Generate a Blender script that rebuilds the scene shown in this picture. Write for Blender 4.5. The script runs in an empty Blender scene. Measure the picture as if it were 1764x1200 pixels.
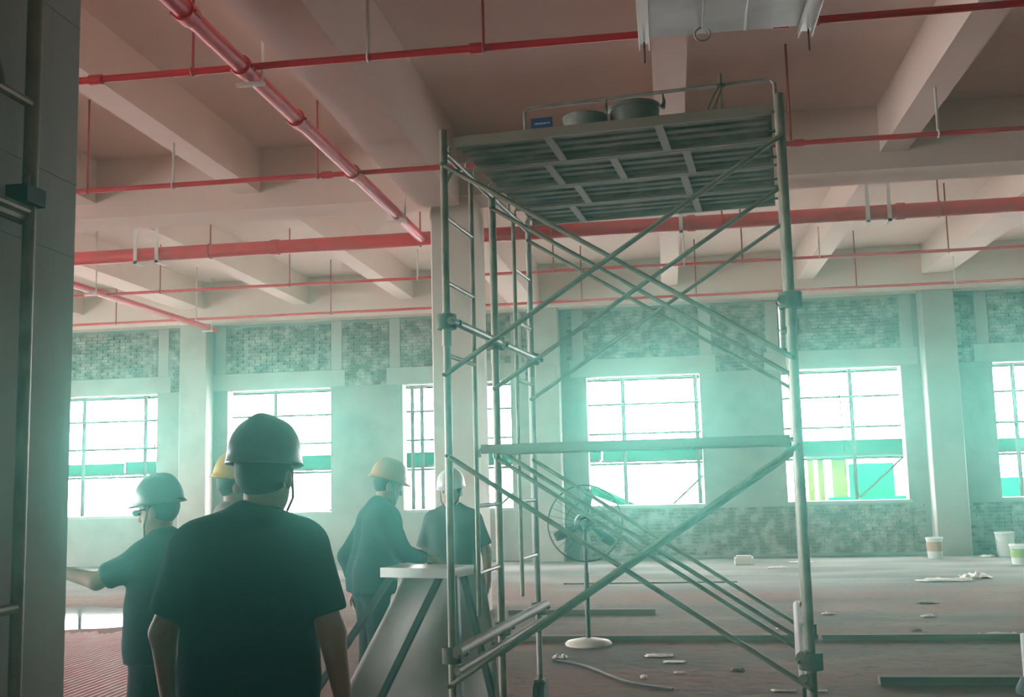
import bpy, math, random
import numpy as np
from mathutils import Vector, Matrix

random.seed(7)
rng = np.random.default_rng(7)
SC = bpy.context.scene
COL = SC.collection

# ------------------------------------------------------------------ camera
CAM_H = 1.55
FPX = 1840.0
_d = np.array([271.0, 218.0, FPX]); _d /= np.linalg.norm(_d)
_r = np.array([12922.0, -548.0, -FPX]); _r -= _d * (_r @ _d); _r /= np.linalg.norm(_r)
_u = np.cross(_r, _d)
if _u[1] > 0: _u = -_u
cam_data = bpy.data.cameras.new('camera')
cam_data.sensor_width = 36.0
cam_data.lens = 36.0 * FPX / 1764.0
cam_data.clip_start = 0.05; cam_data.clip_end = 500
cam = bpy.data.objects.new('camera', cam_data); COL.objects.link(cam)
cx_ = (_r[0], _d[0], _u[0]); cy_ = (-_r[1], -_d[1], -_u[1]); cz_ = (-_r[2], -_d[2], -_u[2])
cam.matrix_world = Matrix(((cx_[0], cy_[0], cz_[0], 0), (cx_[1], cy_[1], cz_[1], 0), (cx_[2], cy_[2], cz_[2], CAM_H), (0, 0, 0, 1)))
SC.camera = cam

# ------------------------------------------------------------------ sky, exposure
SKY = 24.0
world = bpy.data.worlds.new('overcast_sky'); SC.world = world
world.use_nodes = True
bg = world.node_tree.nodes['Background']
bg.inputs[0].default_value = (0.93, 1.0, 1.0, 1); bg.inputs[1].default_value = SKY
SC.view_settings.view_transform = 'Standard'
SC.view_settings.look = 'None'
SC.view_settings.gamma = 1.0
SC.view_settings.use_curve_mapping = False
SC.view_settings.exposure = 0.4
cy = SC.cycles
cy.max_bounces = 6; cy.diffuse_bounces = 4; cy.glossy_bounces = 3; cy.volume_bounces = 0; cy.transmission_bounces = 4
cy.sample_clamp_indirect = 6.0
cy.use_denoising = True

# room dimensions (x along the window wall, y away from the camera, z up)
WY = 20.58
XL, XR, YB = -17.0, 13.0, -6.0
SLAB = 5.64
WIN = [-15.05, -11.40, -7.72, -4.08, -0.435, 3.25, 7.03, 10.7]
WZ0, WZ1, WHW = 1.0, 3.46, 1.09
for c in WIN:                                # daylight portals in the window openings
    ld = bpy.data.lights.new('window_daylight_portal', 'AREA'); ld.shape = 'RECTANGLE'
    ld.size = 2 * WHW; ld.size_y = WZ1 - WZ0; ld.cycles.is_portal = True
    lo = bpy.data.objects.new('window_daylight_portal', ld); COL.objects.link(lo)
    lo.location = (c, WY + 0.26, (WZ0 + WZ1) / 2); lo.rotation_euler = (-math.pi / 2, 0, 0)

LWIN = [-2.0, 2.2, 6.4, 10.6, 14.8]; LZ0, LZ1, LHW = 0.0, 3.2, 1.5      # loading openings in the left side wall, outside the picture
for c in LWIN:
    ld = bpy.data.lights.new('opening_daylight_portal', 'AREA'); ld.shape = 'RECTANGLE'
    ld.size = LZ1 - LZ0; ld.size_y = 2 * LHW; ld.cycles.is_portal = True
    lo = bpy.data.objects.new('opening_daylight_portal', ld); COL.objects.link(lo)
    lo.location = (XL - 0.25, c, (LZ0 + LZ1) / 2); lo.rotation_euler = (0, -math.pi / 2, 0)

# ------------------------------------------------------------------ materials
def mat(name, col, rough=0.8, metal=0.0, col2=None, scale=3.0, bump=0.0, bscale=20.0, detail=5.0, lo=0.35, hi=0.65, spec=0.5, stretch=None):
    m = bpy.data.materials.new(name); m.use_nodes = True
    nt = m.node_tree; b = nt.nodes['Principled BSDF']
    b.inputs['Roughness'].default_value = rough; b.inputs['Metallic'].default_value = metal
    b.inputs['Specular IOR Level'].default_value = spec
    b.inputs['Base Color'].default_value = (*col, 1)
    g = nt.nodes.new('ShaderNodeNewGeometry')
    vec = g.outputs['Position']
    if stretch:
        mp = nt.nodes.new('ShaderNodeMapping'); mp.inputs['Scale'].default_value = stretch
        nt.links.new(vec, mp.inputs['Vector']); vec = mp.outputs['Vector']
    if col2:
        n = nt.nodes.new('ShaderNodeTexNoise'); n.inputs['Scale'].default_value = scale; n.inputs['Detail'].default_value = detail
        nt.links.new(vec, n.inputs['Vector'])
        r = nt.nodes.new('ShaderNodeValToRGB')
        r.color_ramp.elements[0].position = lo; r.color_ramp.elements[0].color = (*col, 1)
        r.color_ramp.elements[1].position = hi; r.color_ramp.elements[1].color = (*col2, 1)
        nt.links.new(n.outputs['Fac'], r.inputs['Fac']); nt.links.new(r.outputs['Color'], b.inputs['Base Color'])
    if bump:
        n2 = nt.nodes.new('ShaderNodeTexNoise'); n2.inputs['Scale'].default_value = bscale; n2.inputs['Detail'].default_value = 4
        nt.links.new(vec, n2.inputs['Vector'])
        bp = nt.nodes.new('ShaderNodeBump'); bp.inputs['Strength'].default_value = bump; bp.inputs['Distance'].default_value = 0.02
        nt.links.new(n2.outputs['Fac'], bp.inputs['Height']); nt.links.new(bp.outputs['Normal'], b.inputs['Normal'])
    return m

M = {}
M['ceil'] = mat('painted_concrete', (0.72, 0.575, 0.505), 0.9, col2=(0.78, 0.635, 0.56), scale=0.8, bump=0.1, bscale=6)
M['concrete'] = mat('bare_concrete', (0.42, 0.39, 0.345), 0.9, col2=(0.30, 0.275, 0.24), scale=1.6, bump=0.25, bscale=12, lo=0.4, hi=0.75)
M['shaded_concrete'] = mat('shaded_column_concrete', (0.42, 0.42, 0.38), 0.9, col2=(0.33, 0.33, 0.30), scale=2.5, bump=0.2, bscale=15, stretch=(1, 1, 0.3))  # near column's copy of the bare concrete, its shade tinted into the colour
M['stained'] = mat('stained_pale_concrete', (0.78, 0.70, 0.62), 0.9, col2=(0.42, 0.38, 0.33), scale=1.5, bump=0.2, bscale=10, lo=0.5, hi=0.8)
M['plaster'] = mat('rough_plaster', (0.31, 0.28, 0.25), 0.95, col2=(0.20, 0.182, 0.162), scale=1.3, bump=0.3, bscale=9, lo=0.35, hi=0.7)
M['lightcon'] = mat('light_concrete', (0.40, 0.37, 0.33), 0.9, col2=(0.32, 0.295, 0.265), scale=1.2, bump=0.15)
M['brick'] = mat('smeared_brick', (0.13, 0.09, 0.07), 0.95, col2=(0.38, 0.32, 0.275), scale=6.0, bump=0.5, bscale=30, lo=0.42, hi=0.68)
M['mortar'] = mat('mortar', (0.30, 0.27, 0.24), 0.95, col2=(0.44, 0.40, 0.36), scale=4, bump=0.4, bscale=25)
M['red'] = mat('red_pipe_paint', (0.60, 0.020, 0.040), 0.42, col2=(0.50, 0.016, 0.030), scale=5, spec=0.3)
M['redrod'] = mat('red_rod_paint', (0.32, 0.035, 0.04), 0.5)
M['redfloor'] = mat('dusty_red_pipe', (0.44, 0.07, 0.075), 0.5, col2=(0.42, 0.17, 0.15), scale=6)
M['white'] = mat('white_bracket', (0.70, 0.67, 0.62), 0.6)
M['galv'] = mat('galvanised_sheet', (0.46, 0.48, 0.45), 0.45, metal=0.35, col2=(0.36, 0.38, 0.36), scale=4)
M['rail'] = mat('zinc_channel', (0.72, 0.75, 0.72), 0.3, metal=0.7)
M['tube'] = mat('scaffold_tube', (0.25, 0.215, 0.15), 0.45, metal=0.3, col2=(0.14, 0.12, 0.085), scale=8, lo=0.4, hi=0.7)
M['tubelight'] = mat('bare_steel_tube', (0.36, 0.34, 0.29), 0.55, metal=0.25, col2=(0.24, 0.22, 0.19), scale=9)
M['deck'] = mat('steel_deck', (0.20, 0.15, 0.11), 0.7, metal=0.1, col2=(0.085, 0.062, 0.045), scale=7)
M['strap'] = mat('deck_strap', (0.26, 0.205, 0.155), 0.6, metal=0.1)
M['clamp'] = mat('cast_clamp', (0.075, 0.06, 0.045), 0.7, metal=0.4, col2=(0.13, 0.09, 0.06), scale=25)
M['rubber'] = mat('black_rubber', (0.03, 0.03, 0.03), 0.7)
M['basin'] = mat('rubber_basin', (0.085, 0.075, 0.055), 0.5, col2=(0.16, 0.14, 0.11), scale=9)
M['basin2'] = mat('cement_basin', (0.27, 0.27, 0.22), 0.7, col2=(0.14, 0.14, 0.11), scale=10)
M['blue'] = mat('blue_board', (0.02, 0.035, 0.16), 0.5)
M['letter'] = mat('pale_lettering', (0.45, 0.47, 0.55), 0.6)
M['wood'] = mat('weathered_timber', (0.085, 0.052, 0.037), 0.9, col2=(0.14, 0.09, 0.065), scale=3, stretch=(0.4, 6, 6))
M['paper'] = mat('scrap_paper', (0.78, 0.74, 0.68), 0.9)
M['rag'] = mat('white_rag', (0.74, 0.72, 0.64), 0.95, bump=0.4, bscale=40)
M['cable'] = mat('black_cable', (0.035, 0.03, 0.03), 0.6)
M['fanblack'] = mat('fan_metal', (0.05, 0.055, 0.055), 0.5, metal=0.4)
M['fanbase'] = mat('fan_base_cream', (0.60, 0.57, 0.48), 0.6)
M['alu'] = mat('aluminium', (0.62, 0.64, 0.60), 0.35, metal=0.6)
M['darksteel'] = mat('dark_leg_steel', (0.045, 0.05, 0.05), 0.4, metal=0.4)
M['sheet'] = mat('grey_dust_sheet', (0.42, 0.40, 0.37), 0.42, col2=(0.30, 0.28, 0.26), scale=3, bump=0.35, bscale=7)
M['navy'] = mat('navy_cotton', (0.012, 0.022, 0.036), 0.95, bump=0.2, bscale=14, spec=0.1)
M['charcoal'] = mat('charcoal_cotton', (0.020, 0.030, 0.036), 0.95, bump=0.2, bscale=14, spec=0.1)
M['greyshirt'] = mat('grey_cotton', (0.075, 0.08, 0.085), 0.95, bump=0.2, bscale=14, spec=0.1)
M['paleshirt'] = mat('pale_work_shirt', (0.34, 0.28, 0.27), 0.95, bump=0.2, bscale=14, spec=0.1)
M['trouser'] = mat('dark_trousers', (0.022, 0.024, 0.028), 0.95, bump=0.2, bscale=12, spec=0.1)
M['boot'] = mat('work_boot', (0.05, 0.035, 0.025), 0.8)
M['skin'] = mat('skin', (0.36, 0.20, 0.14), 0.6, col2=(0.32, 0.17, 0.12), scale=12)
M['hair'] = mat('black_hair', (0.015, 0.013, 0.012), 0.7)
M['hat_dark'] = mat('dark_helmet', (0.045, 0.05, 0.055), 0.35)
M['hat_yellow'] = mat('yellow_helmet', (0.72, 0.52, 0.10), 0.35)
M['hat_orange'] = mat('orange_helmet', (0.62, 0.30, 0.14), 0.3)
M['hat_white'] = mat('white_helmet', (0.70, 0.72, 0.70), 0.35)
M['glasses'] = mat('dark_glasses', (0.02, 0.02, 0.025), 0.2)
M['eye'] = mat('eye_white', (0.7, 0.68, 0.64), 0.3)
M['net'] = mat('green_safety_net', (0.002, 0.038, 0.017), 0.9, spec=0.0)
M['extube'] = mat('outdoor_tube', (0.02, 0.017, 0.015), 0.9, col2=(0.03, 0.02, 0.017), scale=4, spec=0.05)
M['explank'] = mat('outdoor_timber', (0.03, 0.019, 0.015), 0.9, spec=0.05)
M['greenwall'] = mat('green_hoarding', (0.002, 0.050, 0.022), 0.9, spec=0.0)
M['yellow'] = mat('yellow_green_panel', (0.032, 0.040, 0.006), 0.9, spec=0.0)
M['outside'] = mat('pale_yard', (0.5, 0.5, 0.48), 0.9)
M['bucketw'] = mat('white_bucket', (0.66, 0.67, 0.64), 0.5)
M['bucketg'] = mat('green_bucket_band', (0.28, 0.42, 0.12), 0.5)
M['buckett'] = mat('tan_can', (0.45, 0.28, 0.18), 0.7)
M['block'] = mat('concrete_block', (0.5, 0.46, 0.40), 0.9)
M['postw'] = mat('pale_post', (0.55, 0.56, 0.55), 0.6)

# floor: brown dirt over cement, paler cement dust towards the windows, a wet patch beside the pipes
def floor_material():
    m = bpy.data.materials.new('dirty_floor'); m.use_nodes = True
    nt = m.node_tree; N = nt.nodes; L = nt.links; b = N['Principled BSDF']
    g = N.new('ShaderNodeNewGeometry')
    def noise(scale, stretch, detail=6):
        mp = N.new('ShaderNodeMapping'); mp.inputs['Scale'].default_value = stretch
        L.new(g.outputs['Position'], mp.inputs['Vector'])
        n = N.new('ShaderNodeTexNoise'); n.inputs['Scale'].default_value = scale; n.inputs['Detail'].default_value = detail
        L.new(mp.outputs['Vector'], n.inputs['Vector']); return n.outputs['Fac']
    def ramp(fac, p0, c0, p1, c1):
        r = N.new('ShaderNodeValToRGB'); e = r.color_ramp.elements
        e[0].position = p0; e[0].color = (*c0, 1); e[1].position = p1; e[1].color = (*c1, 1)
        L.new(fac, r.inputs['Fac']); return r.outputs['Color']
    def mixc(fac, a, bb):
        x = N.new('ShaderNodeMix'); x.data_type = 'RGBA'
        L.new(fac, x.inputs[0]); L.new(a, x.inputs[6]); L.new(bb, x.inputs[7]); return x.outputs[2]
    dirt = ramp(noise(0.9, (0.5, 1, 1)), 0.35, (0.095, 0.045, 0.033), 0.66, (0.225, 0.130, 0.098))
    redd = ramp(noise(1.6, (0.5, 1, 1)), 0.35, (0.22, 0.044, 0.036), 0.7, (0.15, 0.062, 0.048))
    c = mixc(ramp(noise(0.45, (0.3, 1, 1), 4), 0.44, (0, 0, 0), 0.60, (0.8, 0.8, 0.8)), dirt, redd)
    speck = ramp(noise(7, (1, 1, 1), 8), 0.54, (0, 0, 0), 0.68, (0.75, 0.75, 0.75))
    dk = N.new('ShaderNodeRGB'); dk.outputs[0].default_value = (0.07, 0.05, 0.04, 1)
    c = mixc(speck, c, dk.outputs[0])
    cem = ramp(noise(0.7, (0.6, 1.4, 1)), 0.35, (0.09, 0.08, 0.07), 0.65, (0.22, 0.205, 0.185))
    sx = N.new('ShaderNodeSeparateXYZ'); L.new(g.outputs['Position'], sx.inputs[0])
    # y distance broken up by noise decides where the pale cement dust begins
    add = N.new('ShaderNodeMath'); add.operation = 'MULTIPLY_ADD'; add.inputs[1].default_value = 6.0
    L.new(noise(0.5, (0.4, 1, 1), 4), add.inputs[0]); L.new(sx.outputs['Y'], add.inputs[2])
    mr = N.new('ShaderNodeMapRange'); mr.inputs[1].default_value = 17.0; mr.inputs[2].default_value = 19.5
    L.new(add.outputs[0], mr.inputs[0])
    c = mixc(mr.outputs[0], c, cem)
    L.new(c, b.inputs['Base Color'])
    b.inputs['Roughness'].default_value = 0.95; b.inputs['Specular IOR Level'].default_value = 0.12
    n2 = noise(9, (1, 1, 1), 6)
    bp = N.new('ShaderNodeBump'); bp.inputs['Strength'].default_value = 0.5; bp.inputs['Distance'].default_value = 0.03
    L.new(n2, bp.inputs['Height']); L.new(bp.outputs['Normal'], b.inputs['Normal'])
    return m
M['floor'] = floor_material()

# ------------------------------------------------------------------ mesh helpers
OFF = {}     # object -> world position of its origin
class MB:
    def __init__(s): s.v = []; s.f = []
    def add(s, vs, fs):
        k = len(s.v); s.v += [tuple(map(float, p)) for p in vs]; s.f += [tuple(i + k for i in q) for q in fs]; return s
    def box(s, x0, x1, y0, y1, z0, z1):
        return s.add([(x0,y0,z0),(x1,y0,z0),(x1,y1,z0),(x0,y1,z0),(x0,y0,z1),(x1,y0,z1),(x1,y1,z1),(x0,y1,z1)],
                     [(0,3,2,1),(4,5,6,7),(0,1,5,4),(1,2,6,5),(2,3,7,6),(3,0,4,7)])
    def obox(s, c, ax, ay, az, hx, hy, hz):      # oriented box
        c, ax, ay, az = map(np.array, (c, ax, ay, az))
        vs = [c + sx*hx*ax + sy*hy*ay + sz*hz*az for sz in (-1,1) for sx, sy in ((-1,-1),(1,-1),(1,1),(-1,1))]
        return s.add(vs, [(0,3,2,1),(4,5,6,7),(0,1,5,4),(1,2,6,5),(2,3,7,6),(3,0,4,7)])
    def path(s, pts, r, n=10, caps=True):
        pts = [np.array(p, float) for p in pts]; k = len(s.v); m = len(pts)
        rs = r if hasattr(r, '__len__') else [r] * m
        prev = None
        for i, p in enumerate(pts):
            t = pts[min(i+1, m-1)] - pts[max(i-1, 0)]; t /= (np.linalg.norm(t) + 1e-12)
            if prev is None:
                h = np.array([0,0,1.0]) if abs(t[2]) < 0.9 else np.array([1.0,0,0])
                a = np.cross(t, h)
            else:
                a = prev - t * (prev @ t)
            a /= np.linalg.norm(a); prev = a; b = np.cross(t, a)
            for j in range(n):
                q = 2*math.pi*j/n
                s.v.append(tuple(p + rs[i]*(a*math.cos(q) + b*math.sin(q))))
        for i in range(m-1):
            for j in range(n):
                s.f.append((k+i*n+j, k+i*n+(j+1)%n, k+(i+1)*n+(j+1)%n, k+(i+1)*n+j))
        if caps:
            s.f.append(tuple(k+j for j in reversed(range(n)))); s.f.append(tuple(k+(m-1)*n+j for j in range(n)))
        return s
    def tube(s, a, b, r, n=10): return s.path([a, b], r, n)
    def ring(s, c, nrm, R, r, n=28, k=8):
        c = np.array(c, float); nrm = np.array(nrm, float); nrm /= np.linalg.norm(nrm)
        h = np.array([0,0,1.0]) if abs(nrm[2]) < 0.9 else np.array([1.0,0,0])
        a = np.cross(nrm, h); a /= np.linalg.norm(a); b = np.cross(nrm, a); st = len(s.v)
        for i in range(n):
            q = 2*math.pi*i/n; e = a*math.cos(q) + b*math.sin(q)
            for j in range(k):
                w = 2*math.pi*j/k; s.v.append(tuple(c + e*(R + r*math.cos(w)) + nrm*r*math.sin(w)))
        for i in range(n):
            for j in range(k):
                s.f.append((st+i*k+j, st+((i+1)%n)*k+j, st+((i+1)%n)*k+(j+1)%k, st+i*k+(j+1)%k))
        return s
    def lathe(s, c, prof, n=28):
        st = len(s.v); m = len(prof)
        for (r, z) in prof:
            for j in range(n):
                q = 2*math.pi*j/n; s.v.append((c[0] + r*math.cos(q), c[1] + r*math.sin(q), c[2] + z))
        for i in range(m-1):
            for j in range(n):
                s.f.append((st+i*n+j, st+i*n+(j+1)%n, st+(i+1)*n+(j+1)%n, st+(i+1)*n+j))
        return s

def link(name, me, loc, parent=None):
    o = bpy.data.objects.new(name, me); COL.objects.link(o)
    if parent is not None:
        o.parent = parent; o.location = Vector(loc) - OFF[parent]
    else:
        o.location = loc
    OFF[o] = Vector(loc); return o

def obj(name, mb, m, parent=None, smooth=True, ang=35, vs=None, fs=None):
    V = np.array(mb.v if mb else vs, float); F = mb.f if mb else fs
    lo, hi = V.min(0), V.max(0)
    loc = ((lo[0]+hi[0])/2, (lo[1]+hi[1])/2, lo[2])
    me = bpy.data.meshes.new(name); me.from_pydata((V - np.array(loc)).tolist(), [], F); me.update()
    me.materials.append(M[m] if isinstance(m, str) else m)
    if smooth:
        me.polygons.foreach_set('use_smooth', [True]*len(me.polygons))
        try: me.set_sharp_from_angle(angle=math.radians(ang))
        except Exception: pass
    return link(name, me, loc, parent)

def thing(name, label, cat, loc, group=None):
    o = bpy.data.objects.new(name, None); COL.objects.link(o); o.location = loc; o.empty_display_size = 0.1
    OFF[o] = Vector(loc); return tag(o, label, cat, group)
def tag(o, label, cat, group=None, kind=None):
    o['label'] = label; o['category'] = cat
    if group: o['group'] = group
    if kind: o['kind'] = kind
    return o
def struct(name, mb, m, label, cat, **k):
    return tag(obj(name, mb, m, **k), label, cat, kind='structure')

# ================================================================== ROOM SHELL
struct('floor', MB().box(XL, XR, YB, WY + 0.3, -0.2, 0), 'floor', 'dusty brown construction floor with pale cement dust near the windows', 'floor')
struct('ceiling', MB().box(XL, XR, YB, WY + 0.3, SLAB, SLAB + 0.2), 'ceil', 'painted concrete ceiling slab above the red pipes', 'ceiling')
wl = MB(); y = YB
for c in LWIN:
    wl.box(XL - 0.25, XL, y, c - LHW, 0, SLAB); y = c + LHW
    wl.box(XL - 0.25, XL, c - LHW, c + LHW, LZ1, SLAB)
wl.box(XL - 0.25, XL, y, WY + 0.3, 0, SLAB)
struct('wall_left', wl, 'plaster', 'plastered side wall with loading openings beyond the near column', 'wall', smooth=False)
struct('wall_right', MB().box(XR, XR + 0.25, YB, WY + 0.3, 0, SLAB), 'plaster', 'plain plastered side wall beyond the buckets', 'wall')
struct('wall_back', MB().box(XL - 0.25, XR + 0.25, YB - 0.25, YB, 0, SLAB), 'plaster', 'plain plastered wall behind the viewer', 'wall')

# window wall: piers, parapets and lintel zone with real openings
w = MB(); edges = []
x = XL
for c in WIN:
    w.box(x, c - WHW, WY, WY + 0.26, 0, SLAB); x = c + WHW
    w.box(c - WHW, c + WHW, WY, WY + 0.26, 0, WZ0)
    w.box(c - WHW, c + WHW, WY, WY + 0.26, WZ1, SLAB)
w.box(x, XR, WY, WY + 0.26, 0, SLAB)
wall = struct('wall_far', w, 'plaster', 'far wall of patchy brick and plaster with a row of unglazed windows', 'wall', smooth=False)

# smooth concrete lintel band, tie columns beside the windows (parts of the wall)
for c in WIN:
    obj('lintel', MB().box(c - WHW - 0.30, c + WHW + 0.30, WY - 0.035, WY - 0.002, WZ1 + 0.01, WZ1 + 0.34), 'lightcon', wall)
    for s in (-1, 1):
        xx = c + s * (WHW + 0.13)
        obj('tie_column', MB().box(xx - 0.11, xx + 0.11, WY - 0.034, WY - 0.002, WZ1 + 0.345, 4.79), 'lightcon', wall)
COLX = [-9.38, -2.3, 4.98]
for n, c in enumerate(WIN):
    t = MB()
    t.box(c - WHW - 0.04, c + WHW + 0.04, WY - 0.03, WY + 0.28, WZ0 - 0.05, WZ0 + 0.002)
    t.box(c - WHW, c - WHW + 0.01, WY + 0.01, WY + 0.27, WZ0 + 0.005, WZ1)
    t.box(c + WHW - 0.01, c + WHW, WY + 0.01, WY + 0.27, WZ0 + 0.005, WZ1)
    where = ['outside the picture', 'beside the near column', 'behind the dark helmet', 'half hidden by the middle column', 'behind the pedestal fan', 'showing the green hoarding', 'above the buckets', 'past the buckets'][n]
    struct('window_%d' % (n + 1), t, 'lightcon', 'unglazed window opening with concrete sill, ' + where, 'window', smooth=False)

# bricks: real pieces proud of the joints
BL, BH, BD, JT = 0.235, 0.055, 0.028, 0.012
zones = []
for i, c in enumerate(WIN):
    zones.append((c - WHW - 0.01, c + WHW + 0.01, WZ1 + 0.355, 4.785))
    if i + 1 < len(WIN):
        a, b = c + WHW + 0.25, WIN[i+1] - WHW - 0.25
        zones.append((a, b, WZ1 + 0.02, 4.785))
low = [(c - WHW, c + WHW, 0.06, WZ0 - 0.06) for c in WIN] + [(WIN[i] + WHW + 0.02, WIN[i+1] - WHW - 0.02, 0.06, WZ0 - 0.06) for i in range(len(WIN)-1)]
zones += [z for z in low if z[0] > -2.2]
cells = []
for (x0, x1, z0, z1) in zones:
    row = 0; z = z0
    while z + BH <= z1:
        x = x0 - (BL + JT) / 2 * (row % 2)
        while x < x1:
            a, b = max(x, x0), min(x + BL, x1)
            if b - a > 0.06 and not any(a < cxx + 0.31 and b > cxx - 0.31 for cxx in COLX):
                cells.append(((a + b) / 2, z, b - a))
            x += BL + JT
        z += BH + JT; row += 1
# those that show largest: whole bricks in the upper band right of the middle column and over the left windows
def vis(cell):
    X, z, wd = cell
    if wd < BL - 0.005: return 9
    if z > 3.7 and (-1.7 < X < 1.9): return abs(X) * 0.2
    if z > 3.7 and (-9.0 < X < -2.9): return 1 + abs(X + 6) * 0.1
    return 5
order = sorted(range(len(cells)), key=lambda i: vis(cells[i]))
bm_ = MB().box(-BL/2, BL/2, -BD, 0.004, 0, BH)
brick_me = bpy.data.meshes.new('brick'); brick_me.from_pydata(bm_.v, [], bm_.f); brick_me.materials.append(M['brick'])
bf = MB()
for k, i in enumerate(order):
    X, z, wd = cells[i]
    dy = random.uniform(-0.007, 0.007)
    if k < 300:
        link('brick', brick_me, (X, WY + dy, z), wall)
    else:
        bf.box(X - wd/2, X + wd/2, WY - BD + dy, WY + 0.004, z, z + BH)
bfo = obj('brick_field', bf, 'brick', wall, smooth=False); bfo['kind'] = 'stuff'

# columns, girders, joists
def column(cx, y0, y1, hw, label, m='concrete', z1=None):
    b = MB(); z1 = z1 or SLAB
    c = 0.015
    pr = [(cx-hw+c,y0),(cx+hw-c,y0),(cx+hw,y0+c),(cx+hw,y1-c),(cx+hw-c,y1),(cx-hw+c,y1),(cx-hw,y1-c),(cx-hw,y0+c)]
    vs = [(p[0],p[1],0) for p in pr] + [(p[0],p[1],z1) for p in pr]
    b.add(vs, [tuple(reversed(range(8))), tuple(range(8,16))] + [(i,(i+1)%8,(i+1)%8+8,i+8) for i in range(8)])
    return struct('concrete_column', b, m, label, 'column')
column(-9.38, 20.2, WY, 0.285, 'concrete wall column between the two windows at the left')
column(-2.3, 20.2, WY, 0.30, 'concrete wall column just right of the scaffold posts')
column(4.98, 20.2, WY, 0.29, 'concrete wall column near the buckets', 'lightcon')
column(-2.44, 12.22, 13.0, 0.26, 'freestanding stained concrete column behind the scaffold end frame', 'stained', z1=4.9)
column(4.98, 12.22, 13.0, 0.26, 'freestanding concrete column out of view beyond the scaffold', z1=4.9)
column(-2.30, 2.67, 3.45, 0.26, 'large near concrete column filling the picture edge', 'shaded_concrete')
ncol = [o for o in COL.objects if o.name.startswith('concrete_column')][-1]
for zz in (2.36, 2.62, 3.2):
    obj('formwork_seam', MB().box(-2.0405, -2.036, 2.69, 3.43, zz, zz + 0.007), 'shaded_concrete', ncol)
struct('ceiling_girder', MB().box(XL, XR, 12.16, 12.78, 4.9, SLAB), 'ceil', 'deep concrete girder crossing above the middle column', 'beam')
struct('ceiling_girder', MB().box(XL, XR, 20.16, WY, 4.80, SLAB), 'ceil', 'concrete girder running along the top of the window wall', 'beam')
struct('ceiling_girder', MB().box(XL, XR, 2.72, 3.40, 4.9, SLAB), 'ceil', 'concrete girder over the near column, above the picture', 'beam')
JX = [(-14.4,.15),(-11.9,.15),(-9.38,.25),(-7.1,.15),(-4.95,.15),(-2.58,.25),(0.15,.15),(2.65,.15),(4.98,.25),(7.4,.15),(9.8,.15)]
JN = {-14.4:'two joists beyond the far left column line', -11.9:'one joist beyond the far left column line', 7.4:'one joist beyond the right wall column line', 9.8:'two joists beyond the right wall column line', -9.38:'far left column line', -7.1:'left of the two-pipe corner', -4.95:'over the left red hangers', -2.58:'on the middle column line', 0.15:'straight above the scaffold', 2.65:'right of the scaffold platform', 4.98:'on the right wall column line'}
for (jx, hw) in JX:
    for (a, b, nm) in ((YB, 2.72, 'rear bay'), (3.40, 12.16, 'near bay'), (12.78, 20.16, 'window bay')):
        struct('ceiling_joist', MB().box(jx - hw, jx + hw, a, b, 4.79 if jx == -2.58 else 5.1, SLAB), 'ceil', 'concrete ceiling joist %s, %s' % (JN[jx], nm), 'beam')

# ================================================================== SPRINKLER PIPES
PZ = 4.65
def hanger(p, x, y, z, r, ztop, red=True, m=None):
    obj('hanger_rod', MB().tube((x, y, z + r * 0.6), (x, y, ztop), 0.011 if red else 0.014, 8), m or ('redrod' if red else 'white'), p)
    obj('pipe_ring', MB().ring((x, y, z), (1, 0, 0), r + 0.006, 0.009, 20, 6), 'redrod' if red else 'white', p)
def branch(y, r, label, hangs, z=PZ, x0=XL + 0.3, x1=XR - 0.3, couplings=()):
    t = thing('sprinkler_pipe', label, 'pipe', (x0, y, z), 'red sprinkler pipes under the ceiling')
    obj('pipe', MB().tube((x0, y, z), (x1, y, z), r, 16), 'red', t)
    for (x, red, top) in hangs: hanger(t, x, y, z, r, top, red)
    for x in couplings: obj('coupling', MB().tube((x - 0.05, y, z), (x + 0.05, y, z), r + 0.012, 16), 'red', t)
    return t
S_, J_ = SLAB, 5.1
branch(7.31, 0.027, 'slim red sprinkler pipe nearest the viewer, crossing above the platform', [(-3.42, True, S_), (-2.06, False, SLAB), (-1.2, True, S_), (1.15, True, S_), (3.4, True, S_)], couplings=(-4.2, -1.25, 0.9))
branch(10.15, 0.026, 'slim red sprinkler pipe just in front of the deep girder', [(-5.9, True, S_), (-4.95, False, J_), (-3.4, True, S_), (1.28, True, S_), (2.62, False, J_), (4.2, True, S_)], couplings=(-3.3, 1.35))
branch(15.8, 0.024, 'slim red sprinkler pipe midway between girder and window wall', [(-7.9, True, S_), (-5.75, True, S_), (-3.7, False, J_), (-1.6, True, S_), (0.35, False, J_), (2.3, False, J_), (4.1, True, S_), (1.2, True, S_)])
branch(18.65, 0.024, 'slim red sprinkler pipe closest to the window wall', [(-10.2, True, S_), (-8.6, False, S_), (-6.0, True, S_), (-4.1, True, S_), (-1.4, True, S_), (0.6, True, S_), (2.2, False, J_), (3.3, True, S_), (4.9, False, J_)])
t = branch(13.2, 0.092, 'thick red main pipe running just behind the deep girder', [(-5.9, True, S_), (-3.05, True, S_), (-1.35, True, S_), (0.78, True, S_), (3.35, True, S_)], couplings=(-5.0, 0.4, 2.9))
for x, hgt in ((-6.9, J_), (-6.6, J_), (0.27, J_), (2.5, J_), (2.75, J_)):
    obj('white_bracket', MB().box(x - 0.022, x + 0.022, 13.07, 13.09, PZ - 0.14, hgt), 'white', t)
    obj('bracket_foot', MB().box(x - 0.022, x + 0.022, 13.07, 13.33, PZ - 0.14, PZ - 0.11), 'white', t)
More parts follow.
